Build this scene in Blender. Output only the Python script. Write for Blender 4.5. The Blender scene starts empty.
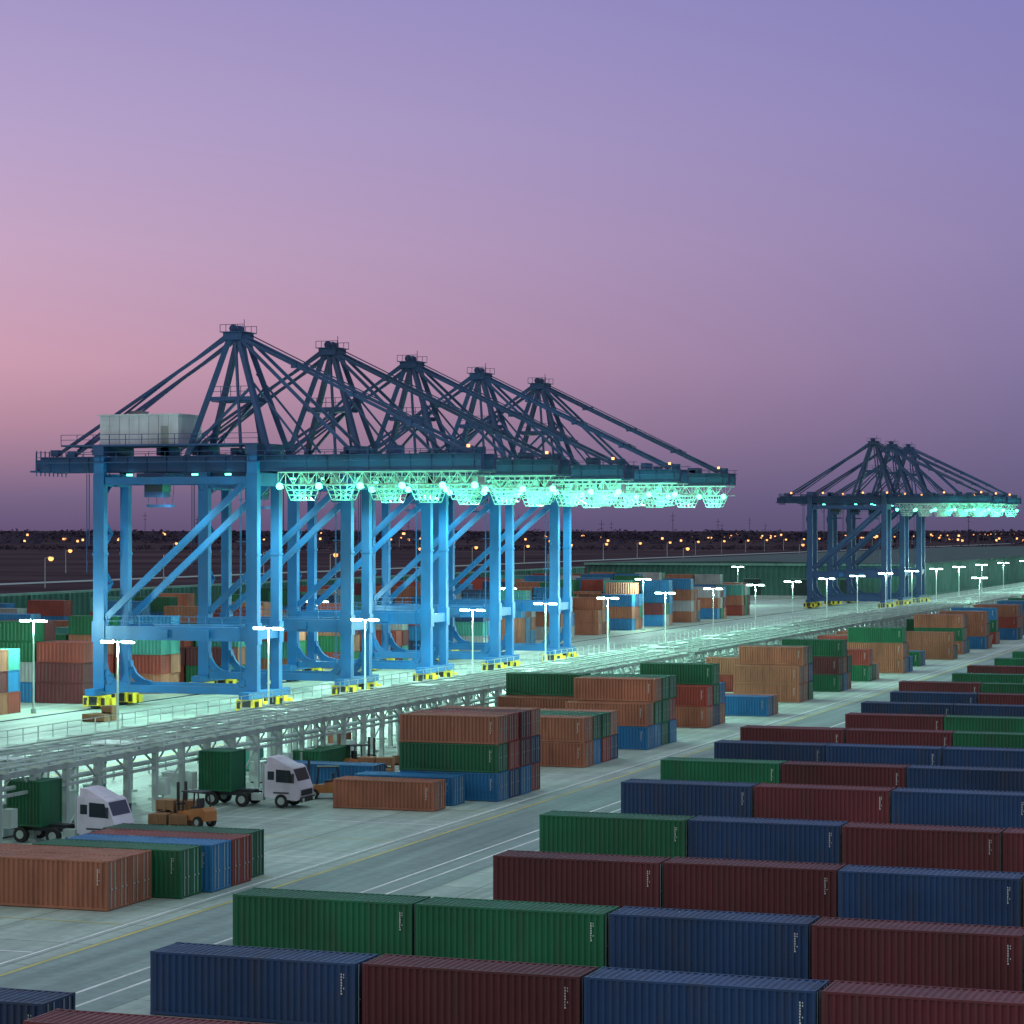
import bpy, math, random
from mathutils import Vector, Matrix
random.seed(7)
scene = bpy.context.scene
scene.view_settings.view_transform = 'Standard'
scene.view_settings.look = 'None'
scene.view_settings.exposure = 0

def c(r, g, b):
    f = lambda v: (v/255/12.92) if v/255 <= 0.04045 else ((v/255+0.055)/1.055)**2.4
    return (f(r), f(g), f(b), 1)

# ------------------------------------------------------------------ materials
def newmat(name):
    m = bpy.data.materials.new(name); m.use_nodes = True
    nt = m.node_tree; b = nt.nodes['Principled BSDF']
    return m, nt, b

def paint(name, col, rough=0.5, dirt=0.35, dirtcol=(0.06, 0.045, 0.035, 1), metal=0.0, scale=0.6, streak=True, bump=0.0, spec=0.5):
    m, nt, b = newmat(name); N = nt.nodes; Lk = nt.links
    tc = N.new('ShaderNodeNewGeometry')
    mp = N.new('ShaderNodeMapping'); mp.inputs['Scale'].default_value = (scale*2.5, scale*2.5, scale*(0.35 if streak else 2.5))
    Lk.new(tc.outputs['Position'], mp.inputs['Vector'])
    n1 = N.new('ShaderNodeTexNoise'); n1.inputs['Scale'].default_value = 1.0; n1.inputs['Detail'].default_value = 5; n1.inputs['Roughness'].default_value = 0.65
    Lk.new(mp.outputs[0], n1.inputs['Vector'])
    r = N.new('ShaderNodeValToRGB'); r.color_ramp.elements[0].position = 0.48; r.color_ramp.elements[1].position = 0.78
    r.color_ramp.elements[0].color = (0, 0, 0, 1); r.color_ramp.elements[1].color = (1, 1, 1, 1)
    Lk.new(n1.outputs['Fac'], r.inputs['Fac'])
    n2 = N.new('ShaderNodeTexNoise'); n2.inputs['Scale'].default_value = 0.22; n2.inputs['Detail'].default_value = 2
    Lk.new(tc.outputs['Position'], n2.inputs['Vector'])
    mr = N.new('ShaderNodeMapRange'); mr.inputs['From Min'].default_value = 0.3; mr.inputs['From Max'].default_value = 0.7
    mr.inputs['To Min'].default_value = 0.78; mr.inputs['To Max'].default_value = 1.22
    Lk.new(n2.outputs['Fac'], mr.inputs['Value'])
    oi = N.new('ShaderNodeObjectInfo')
    mr2 = N.new('ShaderNodeMapRange'); mr2.inputs['To Min'].default_value = 0.76; mr2.inputs['To Max'].default_value = 1.22
    Lk.new(oi.outputs['Random'], mr2.inputs['Value'])
    mu = N.new('ShaderNodeMath'); mu.operation = 'MULTIPLY'
    Lk.new(mr.outputs[0], mu.inputs[0]); Lk.new(mr2.outputs[0], mu.inputs[1])
    hsv = N.new('ShaderNodeHueSaturation'); hsv.inputs['Color'].default_value = col
    Lk.new(mu.outputs[0], hsv.inputs['Value'])
    mm = N.new('ShaderNodeMath'); mm.operation = 'MULTIPLY'; mm.inputs[1].default_value = dirt
    Lk.new(r.outputs['Color'], mm.inputs[0])
    mx = N.new('ShaderNodeMix'); mx.data_type = 'RGBA'
    Lk.new(mm.outputs[0], mx.inputs[0]); Lk.new(hsv.outputs[0], mx.inputs[6]); mx.inputs[7].default_value = dirtcol
    Lk.new(mx.outputs[2], b.inputs['Base Color'])
    mr3 = N.new('ShaderNodeMapRange'); mr3.inputs['To Min'].default_value = rough-0.1; mr3.inputs['To Max'].default_value = rough+0.25
    Lk.new(n1.outputs['Fac'], mr3.inputs['Value']); Lk.new(mr3.outputs[0], b.inputs['Roughness'])
    b.inputs['Metallic'].default_value = metal; b.inputs['Specular IOR Level'].default_value = spec
    if bump:
        n3 = N.new('ShaderNodeTexNoise'); n3.inputs['Scale'].default_value = 1.1; n3.inputs['Detail'].default_value = 2
        Lk.new(tc.outputs['Position'], n3.inputs['Vector'])
        bp = N.new('ShaderNodeBump'); bp.inputs['Strength'].default_value = bump; bp.inputs['Distance'].default_value = 0.12
        Lk.new(n3.outputs['Fac'], bp.inputs['Height']); Lk.new(bp.outputs[0], b.inputs['Normal'])
    return m

def emis(name, col, s):
    m, nt, b = newmat(name)
    b.inputs['Base Color'].default_value = (0.1, 0.1, 0.1, 1)
    b.inputs['Emission Color'].default_value = (*col, 1); b.inputs['Emission Strength'].default_value = s
    m.cycles.emission_sampling = 'NONE'
    return m

M = {}
M['navy'] = paint('navy_container_paint', (0.011, 0.044, 0.130, 1), 0.5, dirt=.5, bump=.35)
M['maroon'] = paint('maroon_container_paint', (0.125, 0.020, 0.027, 1), 0.55, dirt=.5, bump=.35)
M['green'] = paint('green_container_paint', (0.006, 0.120, 0.050, 1), 0.5, dirt=.5, bump=.35)
M['brown'] = paint('brown_container_paint', (0.33, 0.125, 0.072, 1), 0.55, dirtcol=(0.11, 0.045, 0.03, 1), dirt=.6, bump=.35)
M['blue'] = paint('blue_container_paint', (0.016, 0.16, 0.36, 1), 0.45, bump=.35)
M['red'] = paint('red_container_paint', (0.28, 0.045, 0.032, 1), 0.5, bump=.35)
M['teal'] = paint('teal_container_paint', (0.05, 0.26, 0.22, 1), 0.5)
M['grey'] = paint('grey_container_paint', (0.32, 0.33, 0.34, 1), 0.5)
M['mark'] = paint('white_stencil_paint', (0.62, 0.63, 0.62, 1), 0.6, dirt=0.5)
M['darksteel'] = paint('dark_steel', (0.035, 0.04, 0.045, 1), 0.5, metal=0.3)
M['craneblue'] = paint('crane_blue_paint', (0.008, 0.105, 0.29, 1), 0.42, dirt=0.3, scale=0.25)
M['craneunlit'] = paint('crane_unlit_navy', (0.012, 0.043, 0.130, 1), 0.45, dirt=0.2)  # darker blue for unlit booms and far cranes, shade put into the colour
M['yellow'] = paint('yellow_paint', (0.75, 0.56, 0.03, 1), 0.5, dirt=.3)
M['white'] = paint('white_paint', (0.60, 0.57, 0.66, 1), 0.5, dirt=0.25)
M['galv'] = paint('galvanised_steel', (0.38, 0.46, 0.44, 1), 0.45, dirt=0.3, metal=0.0)
M['galvlight'] = paint('galvanised_grating', (0.50, 0.62, 0.58, 1), 0.5, dirt=0.3)
M['rubber'] = paint('rubber', (0.02, 0.02, 0.02, 1), 0.8, dirt=0.2)
M['glass'] = paint('dark_glass', (0.02, 0.03, 0.04, 1), 0.15, dirt=0.1)
M['wood'] = paint('wood', (0.30, 0.16, 0.08, 1), 0.7)
M['orange'] = paint('orange_paint', (0.45, 0.17, 0.05, 1), 0.5)
M['wallgreen'] = paint('green_cladding', (0.045, 0.17, 0.135, 1), 0.55, dirt=0.25, scale=0.12)
M['wallcap'] = paint('green_trim', (0.11, 0.25, 0.21, 1), 0.5)
M['roofgreen'] = paint('green_roof_sheet', (0.04, 0.075, 0.07, 1), 0.6, spec=.1)
M['lamp'] = emis('lamp_lens', (0.66, 1.0, 0.90), 18)
M['flood'] = emis('flood_lens', (0.10, 1.0, 0.62), 7.0)
M['sodium'] = emis('sodium_lens', (1.0, 0.36, 0.09), 3.2)
M['warmwin'] = emis('warm_lamp', (1.0, 0.42, 0.14), 3)
M['trees'] = paint('hazed_foliage', (0.042, 0.033, 0.055, 1), 0.95, dirt=0.0, scale=0.02, streak=False, spec=0)  # purple distance haze mixed into the foliage colour
M['town'] = paint('hazed_building_wall', (0.070, 0.056, 0.088, 1), 0.9, dirt=0, spec=0)  # wall and mast colour carries the purple distance haze

def concrete(name, col, dark, joints=True, stretch=(0.9, 0.03, 1), big=0.06, r0=.42, spec=.5):
    m, nt, b = newmat(name); N = nt.nodes; Lk = nt.links
    b.inputs['Specular IOR Level'].default_value = spec
    g = N.new('ShaderNodeNewGeometry')
    def noise(sc, det, mapping=None):
        n = N.new('ShaderNodeTexNoise'); n.inputs['Scale'].default_value = sc; n.inputs['Detail'].default_value = det
        n.inputs['Roughness'].default_value = 0.6
        if mapping:
            mp = N.new('ShaderNodeMapping'); mp.inputs['Scale'].default_value = mapping
            Lk.new(g.outputs['Position'], mp.inputs['Vector']); Lk.new(mp.outputs[0], n.inputs['Vector'])
        else: Lk.new(g.outputs['Position'], n.inputs['Vector'])
        return n
    n1 = noise(big, 6); n2 = noise(1.5, 4); n3 = noise(1.0, 5, stretch)
    r = N.new('ShaderNodeValToRGB'); r.color_ramp.elements[0].position = 0.3; r.color_ramp.elements[1].position = 0.7
    r.color_ramp.elements[0].color = dark; r.color_ramp.elements[1].color = col
    Lk.new(n1.outputs['Fac'], r.inputs['Fac'])
    def mult(a, fac_out, lo, hi, f0=0.3, f1=0.7):
        mr = N.new('ShaderNodeMapRange'); mr.inputs['From Min'].default_value = f0; mr.inputs['From Max'].default_value = f1
        mr.inputs['To Min'].default_value = lo; mr.inputs['To Max'].default_value = hi
        Lk.new(fac_out, mr.inputs['Value'])
        v = N.new('ShaderNodeVectorMath'); v.operation = 'SCALE'
        Lk.new(a, v.inputs[0]); Lk.new(mr.outputs[0], v.inputs['Scale']); return v.outputs[0]
    o = mult(r.outputs['Color'], n2.outputs['Fac'], 0.86, 1.12)
    o = mult(o, n3.outputs['Fac'], 0.70, 1.15)
    if joints:
        br = N.new('ShaderNodeTexBrick'); br.offset = 0.0; br.inputs['Scale'].default_value = 1.0
        br.inputs['Brick Width'].default_value = 6.0; br.inputs['Row Height'].default_value = 6.0
        br.inputs['Mortar Size'].default_value = 0.06; br.inputs['Color1'].default_value = (1, 1, 1, 1)
        br.inputs['Color2'].default_value = (0.82, 0.82, 0.82, 1); br.inputs['Mortar'].default_value = (0.45, 0.45, 0.45, 1)
        Lk.new(g.outputs['Position'], br.inputs['Vector'])
        mx = N.new('ShaderNodeMix'); mx.data_type = 'RGBA'; mx.blend_type = 'MULTIPLY'; mx.inputs[0].default_value = 1
        Lk.new(o, mx.inputs[6]); Lk.new(br.outputs['Color'], mx.inputs[7]); o = mx.outputs[2]
    Lk.new(o, b.inputs['Base Color'])
    mr = N.new('ShaderNodeMapRange'); mr.inputs['To Min'].default_value = r0; mr.inputs['To Max'].default_value = r0+.4
    Lk.new(n1.outputs['Fac'], mr.inputs['Value']); Lk.new(mr.outputs[0], b.inputs['Roughness'])
    return m
M['apron'] = concrete('mint_lit_concrete', (0.52, 0.65, 0.57, 1), (0.36, 0.47, 0.415, 1))  # greenish tint puts mint lamp light into the base colour
M['road'] = concrete('worn_asphalt', (0.27, 0.37, 0.345, 1), (0.20, 0.29, 0.27, 1), joints=False)
M['ground'] = concrete('hazed_open_ground', (0.105, 0.072, 0.090, 1), (0.040, 0.028, 0.040, 1), joints=False, stretch=(0.004, 0.02, 1), big=0.006, r0=.6, spec=0)  # purple cast of the far fields is haze put into the colour
M['linewhite'] = paint('road_line_white', (0.78, 0.82, 0.80, 1), 0.6, dirt=0.6, dirtcol=(0.3, 0.38, 0.36, 1), streak=False)
M['lineyellow'] = paint('road_line_yellow', (0.60, 0.54, 0.14, 1), 0.6, dirt=0.6, dirtcol=(0.34, 0.38, 0.32, 1), streak=False)

# ------------------------------------------------------------------ mesh builder
class MB:
    def __init__(s): s.v = []; s.f = []; s.m = []; s.mats = []
    def mi(s, k):
        if k not in s.mats: s.mats.append(k)
        return s.mats.index(k)
    def add(s, vs, fs, k):
        o = len(s.v); s.v.extend(vs); i = s.mi(k)
        for f in fs: s.f.append([a+o for a in f]); s.m.append(i)
    def box(s, x0, x1, y0, y1, z0, z1, k):
        s.add([(x0,y0,z0),(x1,y0,z0),(x1,y1,z0),(x0,y1,z0),(x0,y0,z1),(x1,y0,z1),(x1,y1,z1),(x0,y1,z1)],
              [(0,3,2,1),(4,5,6,7),(0,1,5,4),(1,2,6,5),(2,3,7,6),(3,0,4,7)], k)
    def beam(s, p, q, w, h, k):
        p = Vector(p); q = Vector(q); d = (q-p).normalized()
        up = Vector((0, 0, 1)) if abs(d.z) < 0.95 else Vector((0, 1, 0))
        a = d.cross(up).normalized()*w/2; b = a.cross(d).normalized()*h/2
        vs = [tuple(e+x) for e in (p, q) for x in (-a-b, a-b, a+b, -a+b)]
        s.add(vs, [(0,1,2,3),(7,6,5,4),(0,4,5,1),(1,5,6,2),(2,6,7,3),(3,7,4,0)], k)
    def cyl(s, p, q, r, k, n=8, r2=None):
        r2 = r if r2 is None else r2
        p = Vector(p); q = Vector(q); d = (q-p).normalized()
        up = Vector((0, 0, 1)) if abs(d.z) < 0.9 else Vector((0, 1, 0))
        a = d.cross(up).normalized(); b = a.cross(d).normalized()
        vs = [tuple(e+(a*math.cos(t)+b*math.sin(t))*rr) for e, rr in ((p, r), (q, r2)) for t in [2*math.pi*i/n for i in range(n)]]
        fs = [(i, (i+1) % n, n+(i+1) % n, n+i) for i in range(n)]
        fs += [tuple(range(n))[::-1], tuple(range(n, 2*n))]
        s.add(vs, fs, k)
    def profile(s, pts, y0, y1, k):
        n = len(pts)
        vs = [(x, y0, z) for x, z in pts]+[(x, y1, z) for x, z in pts]
        s.add(vs, [tuple(range(n)), tuple(range(n, 2*n))[::-1]]+[(i, n+i, n+(i+1) % n, (i+1) % n) for i in range(n)], k)
    def corr(s, axis, a0, a1, b0, b1, c_out, c_in, n, k, plane):
        vs = []; p = (a1-a0)/n
        for i in range(n):
            for fr, cc in ((0.0, c_out), (0.3, c_out), (0.5, c_in), (0.8, c_in)):
                vs.append((a0+p*(i+fr), cc))
        vs.append((a1, c_out)); V = []
        for a, cc in vs:
            for b in (b0, b1):
                if plane == 'xz': V.append((a, cc, b))
                elif plane == 'xy': V.append((a, b, cc))
                else: V.append((cc, a, b))
        s.add(V, [(2*i, 2*i+2, 2*i+3, 2*i+1) for i in range(len(vs)-1)], k)
    def merge(s, o, off=(0, 0, 0), rotz=0, remap=None):
        cs, sn = math.cos(rotz), math.sin(rotz); n0 = len(s.v)
        s.v.extend([(x*cs-y*sn+off[0], x*sn+y*cs+off[1], z+off[2]) for x, y, z in o.v])
        mp = [s.mi((remap or {}).get(k, k)) for k in o.mats]
        s.f.extend([[a+n0 for a in f] for f in o.f]); s.m.extend([mp[i] for i in o.m])
    def mesh(s, name):
        me = bpy.data.meshes.new(name); me.from_pydata(s.v, [], s.f)
        for k in s.mats: me.materials.append(M[k])
        me.polygons.foreach_set('material_index', s.m); me.update(); return me
    def obj(s, name, loc=(0, 0, 0), rotz=0, parent=None):
        return mkobj(name, s.mesh(name), loc, rotz, parent)
def mkobj(name, me, loc=(0, 0, 0), rotz=0, parent=None):
    o = bpy.data.objects.new(name, me); o.location = loc; o.rotation_euler[2] = rotz
    scene.collection.objects.link(o)
    if parent: o.parent = parent
    return o
def empty(name, loc=(0, 0, 0)):
    o = bpy.data.objects.new(name, None); o.location = loc; scene.collection.objects.link(o); return o

# ------------------------------------------------------------------ container template (material key 'C' remapped)
def container(L=9.1, W=2.44, H=2.6, ribs=30, detail=True):
    b = MB(); p = 0.14; r = 0.13
    for x in (0, L-p):
        for y in (0, W-p): b.box(x, x+p, y, y+p, 0, H, 'C')
    for y in (0.006, W-0.1-0.006):
        b.box(p, L-p, y, y+0.1, 0.02, r+0.02, 'C'); b.box(p, L-p, y, y+0.1, H-0.10, H-0.006, 'C')
    for x in (0.006, L-0.1-0.006):
        b.box(x, x+0.1, p, W-p, 0.02, r+0.02, 'C'); b.box(x, x+0.1, p, W-p, H-0.10, H-0.006, 'C')
    z0, z1 = r+0.02, H-0.10
    b.corr('x', p, L-p, z0, z1, 0.015, 0.085, ribs, 'C', 'xz')
    b.corr('x', p, L-p, z0, z1, W-0.015, W-0.085, ribs, 'C', 'xz')
    b.corr('x', p, L-p, 0.1, W-0.1, H-0.015, H-0.06, ribs, 'C', 'xy')
    b.corr('y', p, W-p, z0, z1, 0.015, 0.075, 8, 'C', 'yz')
    xd = L-0.05
    b.box(xd-0.05, xd, p, W/2-0.01, z0, z1, 'C'); b.box(xd-0.05, xd, W/2+0.01, W-p, z0, z1, 'C')
    b.box(0.1, L-0.1, 0.1, W-0.1, 0.05, 0.12, 'darksteel')
    if detail:
        for i in range(1, 5): 
            zz = z0+(z1-z0)*i/5
            b.box(xd, xd+0.02, p+0.05, W-p-0.05, zz-0.03, zz+0.03, 'C')
        for y in (0.42, 0.85, W-0.85, W-0.42):
            b.box(xd+0.02, xd+0.055, y-0.02, y+0.02, 0.1, H-0.08, 'galv')
            b.box(xd+0.02, xd+0.06, y-0.02, y+0.16, 1.05, 1.11, 'galv')
        for x in (-0.004, L-0.174):
            for y in (-0.004, W-0.174):
                for z in (-0.004, H-0.114): b.box(x, x+0.178, y, y+0.178, z, z+0.118, 'C')
        rr = random.Random(3)
        for row in range(8):
            z = H-0.5-row*0.11
            x = L-0.62
            b.box(x, x+0.07*rr.uniform(0.6, 1), 0.008, 0.013, z, z+0.075, 'mark')
            if row in (0, 1, 5): b.box(x+.11, x+.15, 0.008, 0.013, z, z+0.06, 'mark')
    return b
H8 = 2.06; L8 = 7.7
T9 = container(); T8 = container(L8, 2.35, H8, 26); T6 = container(6.1, 2.44, 2.3, 12, detail=False)
def colmesh(T, name, k):
    b = MB(); b.merge(T, remap={'C': k}); return b.mesh(name)
CM = {k: colmesh(T9, 'shipping_container_'+k, k) for k in ('navy', 'maroon', 'green', 'brown', 'blue', 'red')}
CM8 = {k: colmesh(T8, 'short_shipping_container_'+k, k) for k in ('navy', 'maroon', 'green', 'brown', 'blue', 'red')}
ZB = 0.045
rows = [
 (62.0, -45.5, ['maroon','navy','green','maroon','navy']),
 (78.4, -45.6, ['maroon','maroon','navy','green','navy','maroon']),
 (93.3, -48.2, ['navy','maroon','navy','maroon','green','navy']),
 (108.9, -52.0, ['green','green','navy','maroon','navy','maroon']),
 (126.5, -45.2, ['maroon','maroon','navy','maroon','green','navy']),
 (145.4, -49.0, ['green','navy','maroon','maroon','navy','green']),
 (166.0, -50.0, ['navy','maroon','navy','navy','maroon']),
 (182.7, -52.0, ['green','maroon','navy','maroon','navy']),
 (199.0, -52.2, ['navy','navy','navy','maroon','green']),
 (215.0, -54.0, ['maroon','maroon','green','navy','navy']),
 (233.0, -48.5, ['maroon','green','maroon','navy']),
 (249.0, -50.2, ['navy','navy','green','maroon']),
 (266.0, -50.5, ['navy','maroon','green','navy']),
 (284.0, -53.0, ['maroon','green','navy','green']),
 (302.0, -50.0, ['green','green','maroon','navy']),
 (320.0, -51.0, ['maroon','green','navy','maroon']),
 (339.0, -50.4, ['green','green','navy','maroon']),
 (358.0, -50.8, ['green','maroon','navy','maroon']),
 (378.0, -50.2, ['navy','green','navy','maroon']),
 (400.0, -50.6, ['green','maroon','navy','maroon']),
 (424.0, -50.2, ['maroon','green','navy','maroon']),
 (450.0, -50.2, ['green','green','navy','maroon']),
 (480.0, -50.2, ['maroon','green','navy','maroon']),
]
for Y, X, cols in rows:
    for i, k in enumerate(cols):
        mkobj('shipping_container', CM[k], (X+i*9.28+random.uniform(-.05, .05), Y+random.uniform(-.18, .18), ZB), math.radians(random.uniform(-.35, .35)))
mkobj('shipping_container', CM['navy'], (-46.6-9.1, 81.5, ZB))

def lane(CMx, xr, y, k, z=ZB, L=9.1, rz=0.0):
    mkobj('shipping_container', CMx[k], (xr-L, y, z), math.radians(rz))
for i in range(2): lane(CM, -63.3, 117.4+i*2.5, 'brown')
lane(CM, -72.7, 117.6, 'brown'); lane(CM, -72.9, 120.1, 'red')
lane(CM, -61.7, 122.7, 'green')
lane(CM, -61.2, 125.4, 'blue'); lane(CM, -61.2, 128.0, 'red'); lane(CM, -61.6, 130.6, 'green')
def stack(xr, y, cols, L=L8, W=2.35, H=H8, T=None):
    b = MB(); T = T or T8
    for j, col in enumerate(cols):
        for i, k in enumerate(col):
            b.merge(T, (xr-L+random.uniform(-.06, .06), y+j*(W+0.12), ZB+i*(H+0.012)), 0, {'C': k})
    b.obj('shipping_container_stack')
lane(CM8, -63.9, 166.3, 'brown', L=L8)
lane(CM8, -63.9, 170.2, 'blue', L=L8)
lane(CM8, -72.6, 176.4, 'blue', L=L8)
stack(-61.8, 173.9, [['blue','green','brown'],['navy','red','red'],['blue','maroon','maroon'],['red','navy','brown']])
stack(-63.8, 201, [['brown','brown'],['blue','green'],['red','green'],['navy','brown']])
stack(-72.4, 203, [['green','brown']])
stack(-63.6, 219, [['blue','brown'],['blue','green','brown'],['green','green','green'],['blue','red','green']])
stack(-72.0, 224, [['brown','brown'],['green','brown','green']])
stack(-64.9, 245, [['brown','red'],['navy','green','green'],['brown','blue']])
stack(-73.2, 249, [['green','green']])
stack(-71.0, 262, [['blue'],['green'],['blue']])
stack(-62.8, 262, [['blue'],['brown']], )
stack(-64.4, 284, [['brown','brown'],['brown','brown','brown'],['green','navy','green']])
stack(-72, 300, [['red','brown'],['blue','green']])
stack(-64, 304, [['green','maroon'],['blue','brown','green'],['brown','green']])
lc = ['brown', 'brown', 'green', 'maroon', 'blue', 'red', 'green', 'brown']
y = 326
while y < 620:
    n = random.choice([2, 3, 3, 4])
    stack(-63.6+random.uniform(-1.5, .5), y, [[random.choice(lc) for _ in range(random.choice([1, 2, 3, 3]))] for _ in range(n)])
    if random.random() < .6: stack(-72+random.uniform(-1, 0), y+random.uniform(-3, 3), [[random.choice(lc) for _ in range(random.choice([1, 2, 2]))] for _ in range(random.choice([1, 2, 3]))])
    y += n*2.5+random.uniform(10, 16)

bc = ['brown', 'red', 'green', 'blue', 'blue', 'brown', 'teal', 'navy', 'green', 'red', 'grey', 'maroon', 'brown', 'blue']
y = 236
while y < 600:
    b = MB()
    for i in range(8):
        xr = -140.5-i*6.45
        if random.random() < .07: continue
        for j in range(2 if y < 400 else 3):
            h = random.choice([2, 3, 3, 4]) if y > 250 else random.choice([2, 3, 3])
            for q in range(h):
                b.merge(T6, (xr-6.1+random.uniform(-.08, .08), y+j*2.6, ZB+q*2.312), 0, {'C': random.choice(bc)})
    b.obj('shipping_container_stack')
    y += 19 if y < 400 else 22

# ------------------------------------------------------------------ ground, apron, road
def sheet(name, x0, x1, y0, y1, z, k):
    b = MB(); b.add([(x0, y0, z), (x1, y0, z), (x1, y1, z), (x0, y1, z)], [(0, 1, 2, 3)], k); return b.obj(name)
sheet('ground', -9000, 9000, -3000, 15000, 0, 'ground')
sheet('concrete_apron', -199.5, 60, 20, 1500, 0.02, 'apron')
sheet('road', -59.0, -51.0+0.6, 20, 1500, 0.03, 'road')
b = MB()
def line(x0, x1, y0, y1, k): b.add([(x0, y0, .036), (x1, y0, .036), (x1, y1, .036), (x0, y1, .036)], [(0, 1, 2, 3)], k)
for x in (-52.0, -53.5): line(x-.1, x+.1, 20, 1400, 'linewhite')
line(-58.9, -58.66, 20, 1400, 'lineyellow')
b.obj('road_markings')
b = MB()
def line2(x0, x1, y0, y1, k): b.add([(x0, y0, .026), (x1, y0, .026), (x1, y1, .026), (x0, y1, .026)], [(0, 1, 2, 3)], k)
for yy in range(60, 640, 9): line2(-79, -60.6, yy, yy+.14, 'linewhite' if yy % 2 else 'lineyellow')
for x in (-60.4, -79.2): line2(x-.08, x+.08, 20, 1200, 'linewhite')
for x in (-102.2, -112.1, -114.3, -138): line2(x-.12, x+.12, 60, 1200, 'lineyellow')
b.obj('apron_markings')
b = MB()
for x in (-116.8, -135.4):
    b.box(x-.08, x+.08, 60, 1000, .0, .14, 'darksteel'); b.box(x-.5, x-.12, 60, 1000, .0, .05, 'galv'); b.box(x+.12, x+.5, 60, 1000, .0, .05, 'galv')
b.obj('crane_rail')

# ------------------------------------------------------------------ steel rack along the apron
def rack(y0, y1, name):
    b = MB(); x0, x1 = -90.6, -82.0; H = 4.7; y = y0; i = 0
    for x in (x0, (x0+x1)/2, x1):
        b.box(x-.14, x+.14, y0, y1, H-.4, H-.02, 'galv')
    b.box(x1-.1, x1+.1, y0, y1, 3.15, 3.35, 'galv'); b.box(x0-.1, x0+.1, y0, y1, 3.15, 3.35, 'galv')
    while y < y1:
        for x in (x0, (x0+x1)/2, x1):
            b.box(x-.17, x+.17, y-.17, y+.17, 0.02, H-.41, 'galv'); b.box(x-.4, x+.4, y-.4, y+.4, 0, .18, 'galvlight')
        b.box(x0-.7, x1+.7, y-.13, y+.13, H, H+.26, 'galvlight')
        b.beam((x1, y, H-1.2), (x1-1.3, y, H-.1), .12, .12, 'galv')
        b.beam((x1, y+.17, H-1.2), (x1, y+1.3, H-.45), .1, .1, 'galv'); b.beam((x1, y-.17, H-1.2), (x1, y-1.3, H-.45), .1, .1, 'galv')
        if i % 3 == 0:
            b.beam((x1-.03, y+.2, .3), (x1-.03, y+4, 3.2), .09, .09, 'galv')
        y += 4.2; i += 1
    k = 0
    for x in [x0+1.23*j for j in range(1, 7)]:
        b.box(x-.05, x+.05, y0, y1, H+.27, H+.37, 'galvlight' if k % 2 else 'galv'); k += 1
    yy = y0
    while yy < y1-4:
        if random.random() < .4:
            xa = random.choice([x0+.2, x0+2.4, x0+4.6]); w = random.choice([1.4, 2.4, 3.6]); 
            b.box(xa, xa+w, yy+.5, yy+random.choice([2.4, 3.6]), H+.38, H+.44, 'galvlight')
        if random.random() < .55:
            xx = random.uniform(x0+1.2, x1-1.8); h = random.uniform(.9, 2.4); wx = random.uniform(.8, 1.6); kk = random.choice(['galvlight', 'galv', 'teal', 'darksteel', 'grey', 'brown'])
            b.box(xx, xx+wx, yy+.6, yy+2.2, .12, h, kk); b.box(xx-.05, xx+wx+.05, yy+.55, yy+2.25, h, h+.08, 'galvlight'); b.box(xx+.1, xx+wx-.1, yy+.7, yy+2.1, .03, .12, 'darksteel')
        if random.random() < .3:
            b.box(x1-.35, x1+.3, yy+1, yy+1.8, 1.2, 2.4, 'galvlight')
        yy += 4.2
    for x, r, z in ((x1-.9, .15, 3.5), (x1-1.4, .1, 3.5), (x0+2.2, .18, 3.5), (x1+.5, .09, H+.36), (-87, .14, 3.5)):
        b.cyl((x, y0, z), (x, y1, z), r, 'galvlight', 8)
    for x in (x1+.66, x0-.66):
        for z in (H+.75, H+1.2): b.box(x-.022, x+.022, y0, y1, z-.022, z+.022, 'galvlight')
        q = y0
        while q < y1: b.box(x-.03, x+.03, q-.03, q+.03, H+.27, H+1.2, 'galvlight'); q += 2.1
    b.obj(name)
rack(96, 300, 'steel_pipe_rack'); rack(303, 520, 'steel_pipe_rack'); rack(524, 900, 'steel_pipe_rack')
b = MB(); q = 110
while q < 760:
    b.box(-96.06, -95.94, q, q+.12, .02, 1.1, 'galv'); q += 3
for z in (.6, 1.05): b.box(-96.03, -95.97, 110, 760, z-.03, z+.03, 'galvlight')
b.obj('guard_fence')

# ------------------------------------------------------------------ street lamps
def lampmesh():
    b = MB()
    b.cyl((0, 0, 0), (0, 0, .5), .28, 'galv', 10); b.cyl((0, 0, .5), (0, 0, 10), .12, 'galvlight', 10, .07)
    b.beam((-1.5, 0, 10.0), (1.5, 0, 10.0), .1, .1, 'galv')
    for s in (-1, 1):
        b.box(min(s*.5, s*1.6), max(s*.5, s*1.6), -.28, .28, 9.98, 10.12, 'galv')
        b.box(min(s*.56, s*1.54), max(s*.56, s*1.54), -.23, .23, 9.86, 9.975, 'lamp')
        b.box(min(s*.56, s*1.54), max(s*.56, s*1.54), -.30, -.285, 9.91, 10.1, 'lamp')
    return b.mesh('added_street_lamp')
LM = lampmesh()
def light(name, kind, loc, power, col, parent=None, radius=.3, ang=None, rot=None):
    d = bpy.data.lights.new(name, kind); d.energy = power; d.color = col; d.shadow_soft_size = radius
    if ang: d.spot_size = math.radians(ang); d.spot_blend = .6
    o = bpy.data.objects.new(name, d); o.location = loc
    if rot: o.rotation_euler = rot
    scene.collection.objects.link(o)
    if parent: o.parent = parent
    return o
MINT = (0.56, 1.0, 0.83); GREEN = (0.06, 1.0, 0.52)
ys = [140, 170, 198.5, 230, 255, 289, 317, 345, 375, 404, 433, 462, 492, 522, 553, 585, 618, 652, 690, 730, 775, 825, 880, 940]
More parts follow.
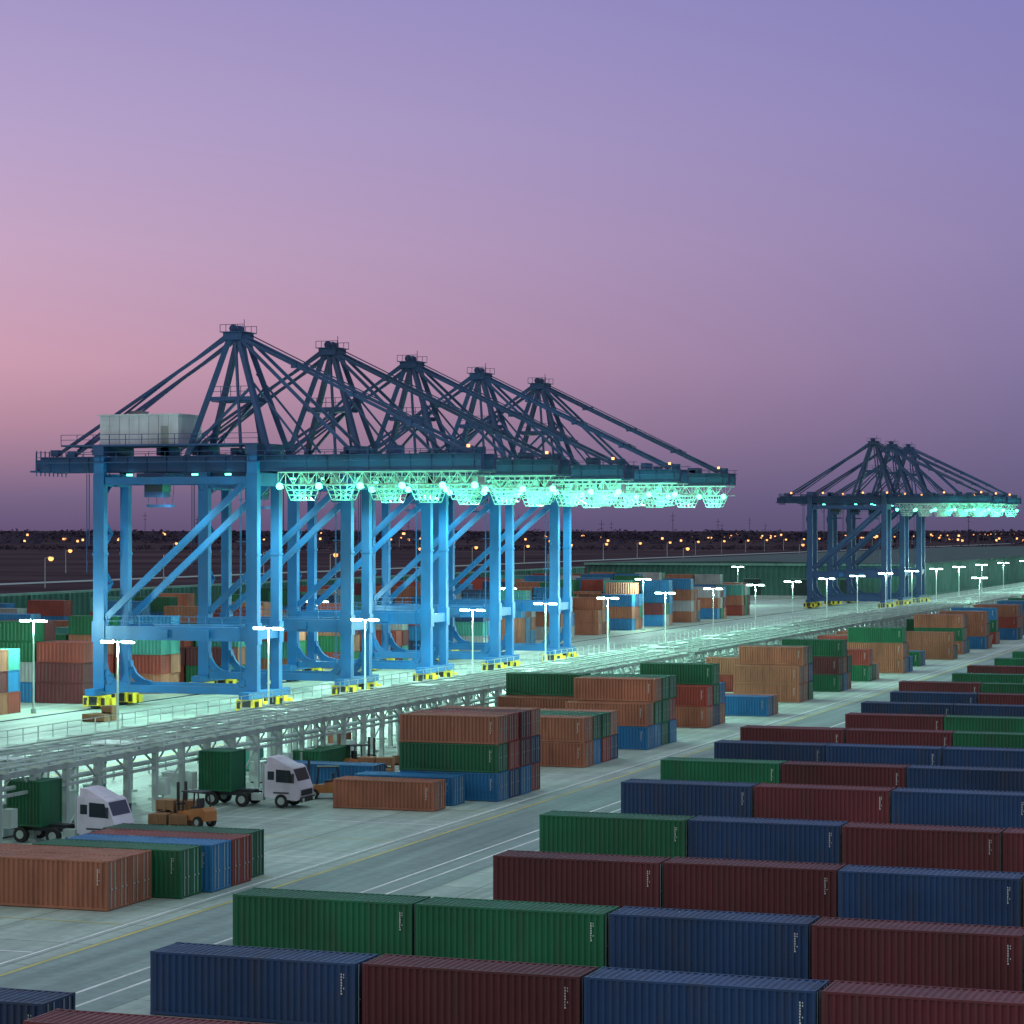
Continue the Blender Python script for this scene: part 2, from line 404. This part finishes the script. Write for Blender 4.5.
for i, y in enumerate(ys):
    o = mkobj('added_street_lamp', LM, (-106, y, .02))
    light('added_fill_light', 'POINT', (0, 0, 9.5), 8500 if y < 240 else 6800, MINT, o, .4)
for y in range(500, 900, 80):
    o = mkobj('added_street_lamp', LM, (-78.8, y+10, .02)); light('added_fill_light', 'POINT', (0, 0, 9.5), 6000, MINT, o, .4)
for x, y in ((-138.6, 246), (-138.6, 322), (-138.6, 400), (-138.6, 480), (-160, 640)):  # extra lamps, added to light the area beyond the cranes
    o = mkobj('added_street_lamp', LM, (x, y-5.5, .02)); light('added_fill_light', 'POINT', (0, 0, 9.5), 7000, MINT, o, .4)

b = MB()
b.cyl((0, 0, 0), (0, 0, 10), .22, 'galv', 6, .14); b.beam((0, 0, 10), (2.2, 0, 10.3), .14, .14, 'galv'); b.box(1.4, 3.1, -.6, .6, 10.3, 10.5, 'galv')
for z, r in ((9.05, .5), (9.35, .85), (9.75, .95), (10.1, .7)): b.cyl((2.2, 0, z), (2.2, 0, z+.3), r, 'sodium', 10, r*.95)
SM = b.mesh('sodium_street_lamp')
y = 745; i = 0
while y < 5200:
    mkobj('sodium_street_lamp', SM, (-425-(y-745)*.06, y, 0)); y += 95+random.uniform(-8, 8)
for x, y in ((-560, 1000), (-760, 1500), (-640, 1700), (-300, 900), (-330, 1200), (-340, 1500), (-380, 880), (-900, 2300), (-1000, 2500), (-850, 2100)):
    mkobj('sodium_street_lamp', SM, (x, y, 0))
# low perimeter fence and service road along the far lamps
sheet('service_road', -475, -462, 600, 5200, .02, 'road')

# ------------------------------------------------------------------ cranes
def railing(b, x0, x1, y, z, k='craneunlit', step=2.0):
    for zz in (z+.55, z+1.1): b.box(x0, x1, y-.03, y+.03, zz-.03, zz+.03, k)
    q = x0
    while q <= x1+.01: b.box(q-.03, q+.03, y-.03, y+.03, z, z+1.1, k); q += step
def crane_parts(house, lower, upper, lit):
    LX, RX = -15.4, 3.2; FY = 3.0
    P = {}
    b = MB()
    for sy in (-1, 1):
        y = sy*FY
        for x in (LX, RX):
            hw = .66 if sy < 0 else .5
            b.box(x-hw, x+hw, y-.45, y+.45, 2.3, 25.9, lower)
            b.box(x-hw-.12, x+hw+.12, y-.55, y+.55, 7.4, 9.7, lower)
            b.box(x-hw-.08, x+hw+.08, y-.5, y+.5, 17.0, 17.25, lower)
        b.box(LX+.8, RX-.8, y-.4, y+.4, 7.7, 9.2, lower)
        b.box(LX+.75, RX-.75, y-.26, y+.26, 1.9, 2.7, lower)
        for x, s in ((LX, 1), (RX, -1)):
            for k in range(5):
                a0 = math.pi/2*k/5; a1 = math.pi/2*(k+1)/5; R = 2.6
                cx = x+s*(.5+R); cz = 2.45+R
                p0 = (cx-s*R*math.cos(a0), y, cz-R*math.sin(a0)); p1 = (cx-s*R*math.cos(a1), y, cz-R*math.sin(a1))
                b.beam(p0, p1, .46, .75, lower)
        b.beam((RX-.6, y, 25.2), (LX+.7, y, 10.0), .45, .7, lower)
        b.box(LX+.75, RX-.75, y-.3, y+.3, 24.8, 25.6, lower)
    for x in (LX, RX):
        b.box(x-.45, x+.45, -FY+.46, FY-.46, 7.9, 9.0, lower)
        b.box(x-.6, x+.6, -FY-2.4, FY+2.4, 1.55, 2.29, lower)
        b.box(x-.5, x+.5, -FY+.46, FY-.46, 24.6, 26.0, lower)
    for k in range(8):
        z = 2.6+k*2.8; s = 1 if k % 2 else -1
        b.beam((LX-1.1, -s*1.6, z), (LX-1.1, s*1.6, z+2.8), .5, .08, lower)
    for k in range(5): b.box(RX-1.5, RX-.68, -FY-.9, -FY-.5, 5+k*4.5, 5.08+k*4.5, lower)
    for yy in (-.85, -.6): b.box(RX-1.2, RX-1.14, -FY+yy, -FY+yy+.06, 3, 25, lower)
    for x in (-8, -3): b.box(x, x+1.2, -FY-.7, -FY-.41, 8.0, 8.9, 'craneblue')
    railing(b, LX+1, RX-1, -FY-.3, 9.2, lower)
    P['portal_frame'] = b
    b = MB()
    for x in (LX, RX):
        for sy in (-1, 1):
            yc = sy*(FY+.2)
            b.box(x-.65, x+.65, yc-1.5, yc+1.5, .95, 1.5, 'yellow')
            for dy in (-.85, .85):
                b.box(x-.75, x+.75, yc+dy-.7, yc+dy+.7, .45, 1.0, 'yellow')
                for w in (-.35, .35):
                    b.cyl((x-.3, yc+dy+w, .44), (x+.3, yc+dy+w, .44), .33, 'darksteel', 12)
            b.box(x-1.4, x-.76, yc-1.2, yc-.3, .3, 1.5, 'yellow'); b.box(x+.76, x+1.4, yc-1.2, yc-.3, .3, 1.5, 'yellow')
            b.box(x-1.4, x-.76, yc+.3, yc+1.2, .3, 1.2, 'yellow'); b.box(x+.76, x+1.4, yc+.3, yc+1.2, .3, 1.2, 'yellow')
            b.box(x-.5, x+.5, yc-1.56, yc-1.51, .5, 1.4, 'darksteel'); b.box(x-1.3, x-.86, yc-1.25, yc-1.21, .5, 1.3, 'darksteel'); b.box(x+.86, x+1.3, yc-1.25, yc-1.21, .5, 1.3, 'darksteel')
    P['bogies'] = b
    b = MB(); X0, X1 = -23.2, 29.2
    for y in (-2.0, 2.0):
        b.box(X0, X1, y-.42, y+.42, 26.2, 27.8, upper); b.box(X0, X1, y-.55, y+.55, 27.8, 27.92, upper)
    q = X0+1.2
    while q < X1: b.box(q-.05, q+.05, -2.52, -2.43, 26.2, 27.78, upper); q += 2.4
    q = X0
    while q <= X1: b.box(q-.2, q+.2, -1.58, 1.58, 27.1, 27.6, upper); q += 4.58
    for x in (LX, RX):
        b.box(x-.7, x+.7, -FY-.6, FY+.6, 28.02, 29.0, upper)
        for sy in (-1, 1): b.box(x-.6, x+.6, sy*FY-.4, sy*FY+.4, 25.9, 28.0, lower)
    for y in (-3.1, 3.1):
        b.box(X0, X1, y-.4, y+.4, 27.2, 27.28, upper); railing(b, X0, X1, y+(.38 if y > 0 else -.38), 27.28, upper)
    for q in range(8):
        b.box(X0-.05, X0+.05, -3.4+q*.95, -3.3+q*.95, 25.8, 28.6, upper)
    b.box(X0-.9, X0, -3.2, 3.2, 26.2, 26.4, upper); b.box(X0-.8, X0-.1, -2.2, 2.2, 26.4, 27.6, upper)
    b.box(-20, 4.0, -3.6, 3.6, 29.01, 29.2, upper) if house else b.box(-9, 1.5, -2.6, 2.6, 27.93, 28.0, upper)
    if house: railing(b, -20, 4, -3.55, 29.2, upper)
    for q in range(12):
        xx = random.uniform(-12, 26); b.box(xx, xx+random.uniform(.5, 1.4), -1.5, 1.4, 28.01, 28.01+random.uniform(.4, 1.1), upper)
    tx = -9.5
    b.box(tx-1.8, tx+1.8, -2.3, 2.3, 25.6, 26.05, upper); b.box(tx-1, tx+1.2, -2.0, 0, 23.4, 25.5, upper); b.box(tx-.9, tx+1.25, -2.02, .02, 24, 24.9, 'glass')
    for sx in (-1.2, 1.2):
        for sy in (-1, 1): b.cyl((tx+sx, sy, 25.6), (tx+sx*.8, sy, 22.6), .03, upper, 5)
    b.box(tx-1.5, tx+1.5, -.5, .5, 22.3, 22.6, upper)
    def droop(xa, xb, z, dz, y):
        n = 8; pts = [(xa+(xb-xa)*i/n, y, z-dz*(1-(2*i/n-1)**2)) for i in range(n+1)]
        for p, q2 in zip(pts, pts[1:]): b.cyl(p, q2, .045, upper, 4)
    q = -16
    while q < -1: 
        if not -12.5 < q < -7: droop(q, q+1.5, 26.1, random.uniform(.9, 2.6), -2.5)
        q += 1.5
    b.cyl((LX-1.6, -2.6, 26), (LX-1.6, -2.6, 18), .06, upper, 5); b.cyl((LX-1.9, -2.6, 26), (LX-1.9, -2.6, 15), .05, upper, 5)
    for sy in (-1, 1):
        b.beam((-4.8, sy*2.8, 28.0), (-.5, sy*1.0, 41), .48, .62, upper); b.beam((4.9, sy*2.8, 28.0), (.5, sy*1.0, 41), .48, .62, upper)
        b.beam((-4.8, sy*2.8, 28.2), (2.4, sy*1.8, 35.4), .25, .3, upper) 
        b.beam((1.6, sy*2.7, 28.2), (.1, sy*1.0, 41), .25, .3, upper)
        b.box(-2.9, 2.9, sy*1.82-.18, sy*1.82+.18, 33.9, 34.35, upper)
        for tx2, tz in ((27.6, 28.0), (14.5, 28.0)):
            b.beam((.6, sy*1.3, 40.9), (tx2, sy*1.9, tz), .26, .34, upper)
        b.beam((.6, sy*1.2, 41.4), (22, sy*1.6, 30.6+.4), .1, .12, upper)
        b.beam((-.6, sy*1.3, 40.9), (-21.6, sy*1.9, 28.0), .26, .34, upper)
        b.beam((-.6, sy*1.3, 41.3), (-19.0, sy*1.6, 28.6), .18, .22, upper)
        b.beam((1.5, sy*1.5, 37.0), (9, sy*1.9, 28.2), .16, .22, upper)
        for tx2 in (27.6, 14.5, -21.6): b.box(tx2-.5, tx2+.5, sy*1.9-.3, sy*1.9+.3, 28.0, 28.7, upper)
        for t in (.25, .5, .75):
            px = .6+(27.6-.6)*t; pz = 40.9-12.9*t; b.box(px-.3, px+.3, sy*(1.3+.6*t)-.25, sy*(1.3+.6*t)+.25, pz-.35, pz+.25, upper)
    b.box(-1.1, 1.1, -1.6, 1.6, 40.6, 41.4, upper); b.box(-1.4, 1.4, -1.8, 1.8, 41.4, 41.48, upper)
    for y in (-1.75, 1.75):
        b.box(-1.4, 1.4, y-.03, y+.03, 42.2, 42.26, upper)
        for q in (-1.4, -.7, 0, .7, 1.35): b.box(q, q+.05, y-.03, y+.03, 41.48, 42.2, upper)
    for y in (-.8, .8): b.cyl((-.2, y-.2, 41.85), (-.2, y+.2, 41.85), .45, upper, 10)
    b.cyl((.7, 0, 41.5), (.7, 0, 42.9), .04, upper, 5)
    b.box(-2.4, 2.5, -1.8, 1.8, 33.8, 33.88, upper); railing(b, -2.4, 2.5, -1.95, 34.36, upper, 1.2)
    P['boom_and_a_frame'] = b
    if house:
        b = MB(); b.box(-15.5, -5.9, -2.9, 2.9, 29.21, 32.4, 'white'); b.box(-15.7, -5.7, -3.1, 3.1, 32.4, 32.55, 'white')
        for q in range(1, 8): b.box(-15.5+q*1.2, -15.47+q*1.2, -2.93, -2.9, 29.3, 32.35, 'grey')
        b.box(-8, -7.1, -2.94, -2.9, 29.25, 31.2, 'grey')
        b.box(-13, -11.5, -1, 1, 32.55, 33.0, 'grey')
        P['machinery_house'] = b
    b = MB()
    x0, x1 = 6.0, 29.0
    for y in (-2.7, 2.7):
        for z in (24.7, 26.0): b.box(x0, x1, y-.06, y+.06, z-.06, z+.06, 'galvlight')
        q = x0; s = 1
        while q < x1-.9:
            b.beam((q, y, 24.7 if s > 0 else 26.0), (q+.9, y, 26.0 if s > 0 else 24.7), .07, .07, 'galvlight')
            b.box(q-.03, q+.03, y-.04, y+.04, 24.7, 26.0, 'galvlight'); q += .9; s = -s
    # hanging lattice lamp baskets
    for xc in (8.6, 13.4, 18.2, 23.0, 27.2):
        w0, w1 = 1.7, 1.0; zt, zb2 = 24.6, 23.0
        for y in (-2.9, -1.2):
            for t in (0, .33, .66, 1):
                hw = w0+(w1-w0)*t; z = zt+(zb2-zt)*t
                b.box(xc-hw, xc+hw, y-.035, y+.035, z-.035, z+.035, 'galvlight')
            for s in (-1, -.5, 0, .5, 1): b.beam((xc+s*w0, y, zt), (xc+s*w1, y, zb2), .06, .06, 'galvlight')
            for s in (-1, 1):
                b.beam((xc-s*w0, y-.03, zt), (xc+s*w1, y-.03, zb2), .05, .05, 'galvlight')
        for s in (-1, -.3, .3, 1):
            b.box(xc+s*w1-.03, xc+s*w1+.03, -2.86, -1.24, zb2-.03, zb2+.03, 'galvlight'); b.box(xc+s*w0-.03, xc+s*w0+.03, -2.86, -1.24, zt-.03, zt+.03, 'galvlight')
    q = x0
    while q < x1: b.box(q-.04, q+.04, -2.63, 2.63, 24.66, 24.76, 'galvlight'); q += .8
    for q in range(9):
        xx = x0+random.uniform(0, 22); b.box(xx, xx+.7, -1.0, 1.2, 24.8, 25.5, 'galvlight')
    P['floodlight_gallery'] = b
    b = MB()
    for xx in (6.4, 11.0, 15.8, 20.6, 25.2, 28.8):
        b.box(xx-.4, xx+.4, -3.1, -2.8, 24.45, 24.62, 'darksteel')
        b.cyl((xx, -3.3, 24.5), (xx, -3.1, 24.5), .36, 'flood', 12); b.cyl((xx, -2.95, 24.28), (xx, -2.95, 24.44), .32, 'flood', 10)
    for xx in (-12, -4, 0): b.box(xx-.3, xx+.3, -2.75, -2.45, 25.75, 25.95, 'flood')
    if lit: b.box(27.9, 28.2, -3.2, -3.0, 28.5, 28.8, 'warmwin')
    else:
        for xx in (-20, -12, -2, 4, 18, 27): b.box(xx-.2, xx+.2, -3.75, -3.55, 28.5, 28.9, 'sodium')
    P['floodlights'] = b
    return P
def crane(y, house, lower, upper, lit, x=-120.0):
    root = empty('container_gantry_crane', (x, y, 0))
    P = crane_parts(house, lower, upper, lit)
    for k, b in P.items(): b.obj(k, parent=root)
    if lit:
        for xx in (8.6, 15, 21.4, 27.2):
            light('gallery_glow', 'POINT', (xx, -4.4, 23.5), 800, GREEN, root, .15)
        for xx in (10, 24):
            light('flood_beam', 'SPOT', (xx, -.0, 24.0), 19000, MINT, root, .5, 165, (0, 0, 0))
        light('flood_beam', 'SPOT', (-6, -4.2, 24.3), 9000, MINT, root, .5, 165, (0, 0, 0))
    else:
        light('gallery_glow', 'POINT', (20, -4.1, 23.7), 1500, GREEN, root, .2); light('gallery_glow', 'POINT', (27, -4.1, 23.7), 1500, GREEN, root, .2)
        light('flood_beam', 'SPOT', (12, 0, 24.0), 9000, MINT, root, .5, 165, (0, 0, 0))
for i, y in enumerate((252.5, 278.5, 304.5, 330.5, 356.5)): crane(y, i == 0, 'craneblue', 'craneunlit', True)
for i, y in enumerate((621, 645, 669)): crane(y, False, 'craneunlit', 'craneunlit', False, -122.0)

# ------------------------------------------------------------------ walls / warehouse
b = MB()
b.corr('y', 120, 630, .1, 9.6, -200, -200.35, 300, 'wallgreen', 'yz'); b.box(-200.9, -199.8, 120, 630, 9.6, 9.95, 'wallcap'); b.box(-200.7, -199.7, 120, 630, 0, .6, 'galv')
b.box(-200.8, -200.4, 120, 630, 0, 9.6, 'wallgreen')
q = 130
while q < 630: b.box(-199.98, -199.7, q-.15, q+.15, .6, 9.6, 'wallcap'); q += 12
b.obj('corrugated_boundary_wall')
root = empty('warehouse')
b = MB(); b.corr('x', -223, -129, .8, 9.5, 705, 705.3, 60, 'wallgreen', 'xz'); b.corr('y', 705, 1350, .8, 9.5, -129, -129.3, 300, 'wallgreen', 'yz')
b.box(-223, -129.5, 705.4, 1350, 0, 9.4, 'wallgreen'); b.box(-223.2, -128.8, 704.8, 705.3, 0, .8, 'galv'); b.obj('walls', parent=root)
b = MB(); b.profile([(-223.6, 9.5), (-128.4, 9.5), (-128.4, 9.9), (-176, 10.6), (-223.6, 9.9)], 704.4, 1350, 'roofgreen'); b.box(-223.7, -128.3, 704.2, 704.39, 9.3, 9.9, 'wallcap'); b.obj('roof', parent=root)
b = MB()
for x in range(-218, -135, 14): b.box(x, x+5, 704.85, 704.95, .8, 5.4, 'roofgreen'); b.box(x-.2, x+5.2, 704.82, 704.98, 5.4, 5.7, 'wallcap')
b.obj('roller_doors', parent=root)

# ------------------------------------------------------------------ vehicles
def wheel(b, x, y, r=.5, w=.32):
    b.cyl((x, y-w/2, r), (x, y+w/2, r), r, 'rubber', 18); b.cyl((x, y-w/2-.02, r), (x, y+w/2+.02, r), r*.55, 'galv', 12)
def truck():
    b = MB()
    b.box(-4.6, 3.0, .5, .75, .75, 1.0, 'darksteel'); b.box(-4.6, 3.0, 1.75, 2.0, .75, 1.0, 'darksteel')
    for x in (-3.6, -1.2, 1.9):
        for y in (.2, 2.3): wheel(b, x, y)
    b.profile([(.6, .75), (3.1, .55), (3.35, .7), (3.35, 1.35), (3.1, 2.0), (2.75, 2.85), (2.5, 3.0), (.6, 3.1)][::1], .05, 2.45, 'white')
    b.profile([(.7, 3.1), (2.3, 3.02), (1.2, 3.55), (.7, 3.6)], .25, 2.25, 'white')
    for y0, y1 in ((.03, .05), (2.45, 2.47)):
        b.profile([(1.5, 1.85), (2.9, 1.8), (2.6, 2.7), (1.5, 2.75)], y0, y1, 'glass'); b.box(.85, 1.35, y0, y1, 2.0, 2.6, 'glass')
    b.add([(3.14, .2, 1.95), (3.14, 2.3, 1.95), (2.80, 2.3, 2.78), (2.80, .2, 2.78)], [(0, 1, 2, 3)], 'glass')
    b.box(3.35, 3.5, .1, 2.4, .45, .8, 'darksteel'); b.box(3.36, 3.4, .3, 2.2, .9, 1.3, 'darksteel')
    for y in (.2, 2.0): b.box(3.5, 3.53, y, y+.3, .5, .72, 'galvlight')
    b.box(2.85, 2.95, -.25, -.05, 1.9, 2.5, 'darksteel'); b.box(2.85, 2.95, 2.55, 2.75, 1.9, 2.5, 'darksteel')
    b.box(-.4, .5, .0, .45, .5, 1.0, 'galv'); b.box(-1.9, -.6, .8, 1.7, 1.0, 1.15, 'darksteel'); b.cyl((.4, .3, 1), (.4, .3, 3.2), .08, 'galv')
    for y in (.2, 2.3): b.box(1.3, 2.5, y-.18, y+.18, 1.04, 1.14, 'darksteel')
    cb = container(2.6, 2.44, 2.9, 9, detail=False); b.merge(cb, (-4.6, .03, 1.02), 0, {'C': 'green'})
    return b
TM = truck().mesh('container_truck')
mkobj('container_truck', TM, (-76.9, 164.8, .03)); mkobj('container_truck', TM, (-78.9, 141.2, .03), math.radians(-3))
mkobj('container_truck', TM, (-76.6, 211, .03)); mkobj('container_truck', TM, (-76.8, 262, .03)); mkobj('container_truck', TM, (-77, 330, .03))
def forklift():
    b = MB()
    for x in (-.9, .9):
        for y in (-.6, .6): wheel(b, x, y, .38, .28)
    b.profile([(-1.5, .45), (1.1, .45), (1.1, 1.0), (.2, 1.05), (-.1, 1.2), (-1.2, 1.35), (-1.5, 1.1)], -.55, .55, 'orange')
    for x in (-1.0, .7):
        for y in (-.5, .5): b.beam((x, y, 1.0), (x*.8, y, 2.3), .08, .08, 'darksteel')
    b.box(-.95, .7, -.6, .6, 2.3, 2.38, 'darksteel'); b.box(-.5, .1, -.3, .3, 1.2, 1.35, 'darksteel'); b.box(-.6, -.45, -.3, .3, 1.3, 1.9, 'darksteel')
    for y in (-.35, .35): b.box(1.2, 1.35, y-.07, y+.07, .1, 2.9, 'darksteel'); b.box(1.35, 2.6, y-.07, y+.07, .12, .2, 'darksteel')
    b.box(1.2, 1.36, -.5, .5, 1.4, 1.5, 'darksteel'); b.box(1.36, 1.42, -.5, .5, .2, .7, 'darksteel')
    return b.mesh('forklift')
FM = forklift()
for x, y, r in ((-75.9, 153.0, 160), (-74.6, 172, 200), (-79.5, 190, 60), (-104.5, 243, 40)): mkobj('forklift', FM, (x, y, .03), math.radians(r))
def crates():
    b = MB()
    for i in range(2):
        for j in range(2):
            for z in range(random.choice([1, 1, 2])):
                x, y, zz = i*1.5, j*1.3, z*.82
                for s in range(4): b.box(x, x+1.3, y-.01, y, zz+.15+s*.16, zz+.28+s*.16, 'wood')
                b.box(x+.02, x+1.28, y+.01, y+1.1, zz+.14, zz+.78, 'wood')
                for s in (0, .58, 1.18): b.box(x+s, x+s+.12, y-.04, y-.011, zz+.12, zz+.8, 'wood'); b.box(x+s, x+s+.12, y, y+1.1, zz, zz+.12, 'wood')
    return b
for x, y in ((-79.0, 152.2), (-77.8, 196), (-79.8, 198), (-78.2, 186), (-80.6, 120), (-79, 232), (-128, 232), (-78, 270), (-74.0, 214)):
    crates().obj('wooden_crate_stack', (x, y, .03), math.radians(random.uniform(-15, 15)))
for x, y, k in ((-80.3, 184, 'green'), (-78.5, 205, 'green'), (-80, 236, 'teal'), (-79.5, 127, 'green'), (-80, 280, 'green')):
    b = MB(); b.merge(T6, (0, 0, 0), math.radians(90), {'C': k}); b.obj('shipping_container', (x, y, ZB))

# ------------------------------------------------------------------ distance
def blobtree(b, x, y, h, w):
    for _ in range(20):
        a = random.uniform(0, 6.28); rr = w*random.random()**.5; z = h*random.uniform(.1, .95); rr *= (1-.6*(z/h)**2)
        px, py = x+rr*math.cos(a), y+rr*math.sin(a); s = random.uniform(.08, .16)*w+.4
        vs = [(px+random.uniform(-s, s), py+random.uniform(-s, s), max(0, z+random.uniform(-s, s)*.6)) for _ in range(4)]
        b.add(vs, [(0, 1, 2), (0, 2, 3), (0, 3, 1), (1, 3, 2)], 'trees')
a = math.radians(19.25); wv = (-math.sin(a), math.cos(a)); rv = (math.cos(a), math.sin(a))
def place(D, L): return (D*wv[0]+L*rv[0], D*wv[1]+L*rv[1])
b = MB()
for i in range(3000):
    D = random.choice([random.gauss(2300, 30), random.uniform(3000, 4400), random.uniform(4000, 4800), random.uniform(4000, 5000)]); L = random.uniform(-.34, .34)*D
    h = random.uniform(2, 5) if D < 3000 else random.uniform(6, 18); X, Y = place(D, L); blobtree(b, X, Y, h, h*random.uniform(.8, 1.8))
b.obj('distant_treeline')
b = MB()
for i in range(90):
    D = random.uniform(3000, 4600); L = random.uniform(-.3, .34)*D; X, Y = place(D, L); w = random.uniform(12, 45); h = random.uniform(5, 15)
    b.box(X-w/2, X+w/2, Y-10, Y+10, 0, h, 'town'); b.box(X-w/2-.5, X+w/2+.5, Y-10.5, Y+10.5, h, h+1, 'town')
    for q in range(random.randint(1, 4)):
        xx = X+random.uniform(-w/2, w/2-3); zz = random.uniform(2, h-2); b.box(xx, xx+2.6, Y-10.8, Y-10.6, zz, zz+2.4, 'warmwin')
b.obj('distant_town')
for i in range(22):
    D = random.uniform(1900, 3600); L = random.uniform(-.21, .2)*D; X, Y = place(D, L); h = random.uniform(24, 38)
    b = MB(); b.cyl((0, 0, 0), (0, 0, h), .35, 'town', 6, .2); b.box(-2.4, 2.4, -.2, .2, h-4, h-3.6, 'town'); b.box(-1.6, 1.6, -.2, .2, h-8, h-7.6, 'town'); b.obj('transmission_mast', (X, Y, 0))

# ------------------------------------------------------------------ world
w = bpy.data.worlds.new('World'); scene.world = w; w.use_nodes = True
nt = w.node_tree; N = nt.nodes; Lk = nt.links; bg = N['Background']
tc = N.new('ShaderNodeTexCoord'); sp = N.new('ShaderNodeSeparateXYZ'); Lk.new(tc.outputs['Generated'], sp.inputs[0])
def ramp(st):
    r = N.new('ShaderNodeValToRGB'); cr = r.color_ramp
    while len(cr.elements) < len(st): cr.elements.new(.5)
    for e, (p, col) in zip(cr.elements, st): e.position = p; e.color = c(*col)
    Lk.new(sp.outputs['Z'], r.inputs['Fac']); return r
lef = ramp([(0, (104, 86, 120)), (.012, (122, 102, 134)), (.04, (184, 140, 160)), (.064, (210, 160, 178)), (.11, (202, 168, 196)), (.155, (186, 165, 204)), (.205, (168, 154, 201)), (.45, (165, 178, 208)), (1, (190, 214, 220))])
rig = ramp([(0, (92, 84, 118)), (.012, (100, 92, 128)), (.04, (118, 107, 146)), (.07, (132, 120, 162)), (.11, (142, 129, 175)), (.155, (140, 132, 184)), (.205, (132, 129, 187)), (.45, (155, 172, 208)), (1, (190, 214, 220))])
dp = N.new('ShaderNodeVectorMath'); dp.operation = 'DOT_PRODUCT'; dp.inputs[1].default_value = (rv[0], rv[1], 0)
Lk.new(tc.outputs['Generated'], dp.inputs[0])
mr = N.new('ShaderNodeMapRange'); mr.inputs['From Min'].default_value = -.24; mr.inputs['From Max'].default_value = .21; Lk.new(dp.outputs['Value'], mr.inputs['Value'])
mx = N.new('ShaderNodeMix'); mx.data_type = 'RGBA'; Lk.new(mr.outputs[0], mx.inputs[0]); Lk.new(lef.outputs[0], mx.inputs[6]); Lk.new(rig.outputs[0], mx.inputs[7])
dp2 = N.new('ShaderNodeVectorMath'); dp2.operation = 'DOT_PRODUCT'; dp2.inputs[1].default_value = (-wv[0], -wv[1], 0)
Lk.new(tc.outputs['Generated'], dp2.inputs[0])
mr2 = N.new('ShaderNodeMapRange'); mr2.inputs['From Min'].default_value = -.5; mr2.inputs['From Max'].default_value = .5; Lk.new(dp2.outputs['Value'], mr2.inputs['Value'])
mx2 = N.new('ShaderNodeMix'); mx2.data_type = 'RGBA'; Lk.new(mr2.outputs[0], mx2.inputs[0]); Lk.new(mx.outputs[2], mx2.inputs[6]); mx2.inputs[7].default_value = c(174, 183, 190)
Lk.new(mx2.outputs[2], bg.inputs['Color']); bg.inputs['Strength'].default_value = 1.0
d = bpy.data.lights.new('sun', 'SUN'); d.energy = .35; d.color = (1, .78, .72); d.angle = math.radians(12)
o = bpy.data.objects.new('sun', d); scene.collection.objects.link(o)
dirv = Vector((.75, .45, -.32)); o.rotation_euler = dirv.to_track_quat('-Z', 'Y').to_euler()

# ------------------------------------------------------------------ camera
cam = bpy.data.cameras.new('camera'); co = bpy.data.objects.new('camera', cam); scene.collection.objects.link(co)
cam.sensor_width = 36; cam.lens = 2531/1024*36; cam.shift_y = 16/1024; cam.clip_start = 1; cam.clip_end = 30000
co.location = (0, 0, 20); co.rotation_euler = (math.radians(90), 0, a)
scene.camera = co
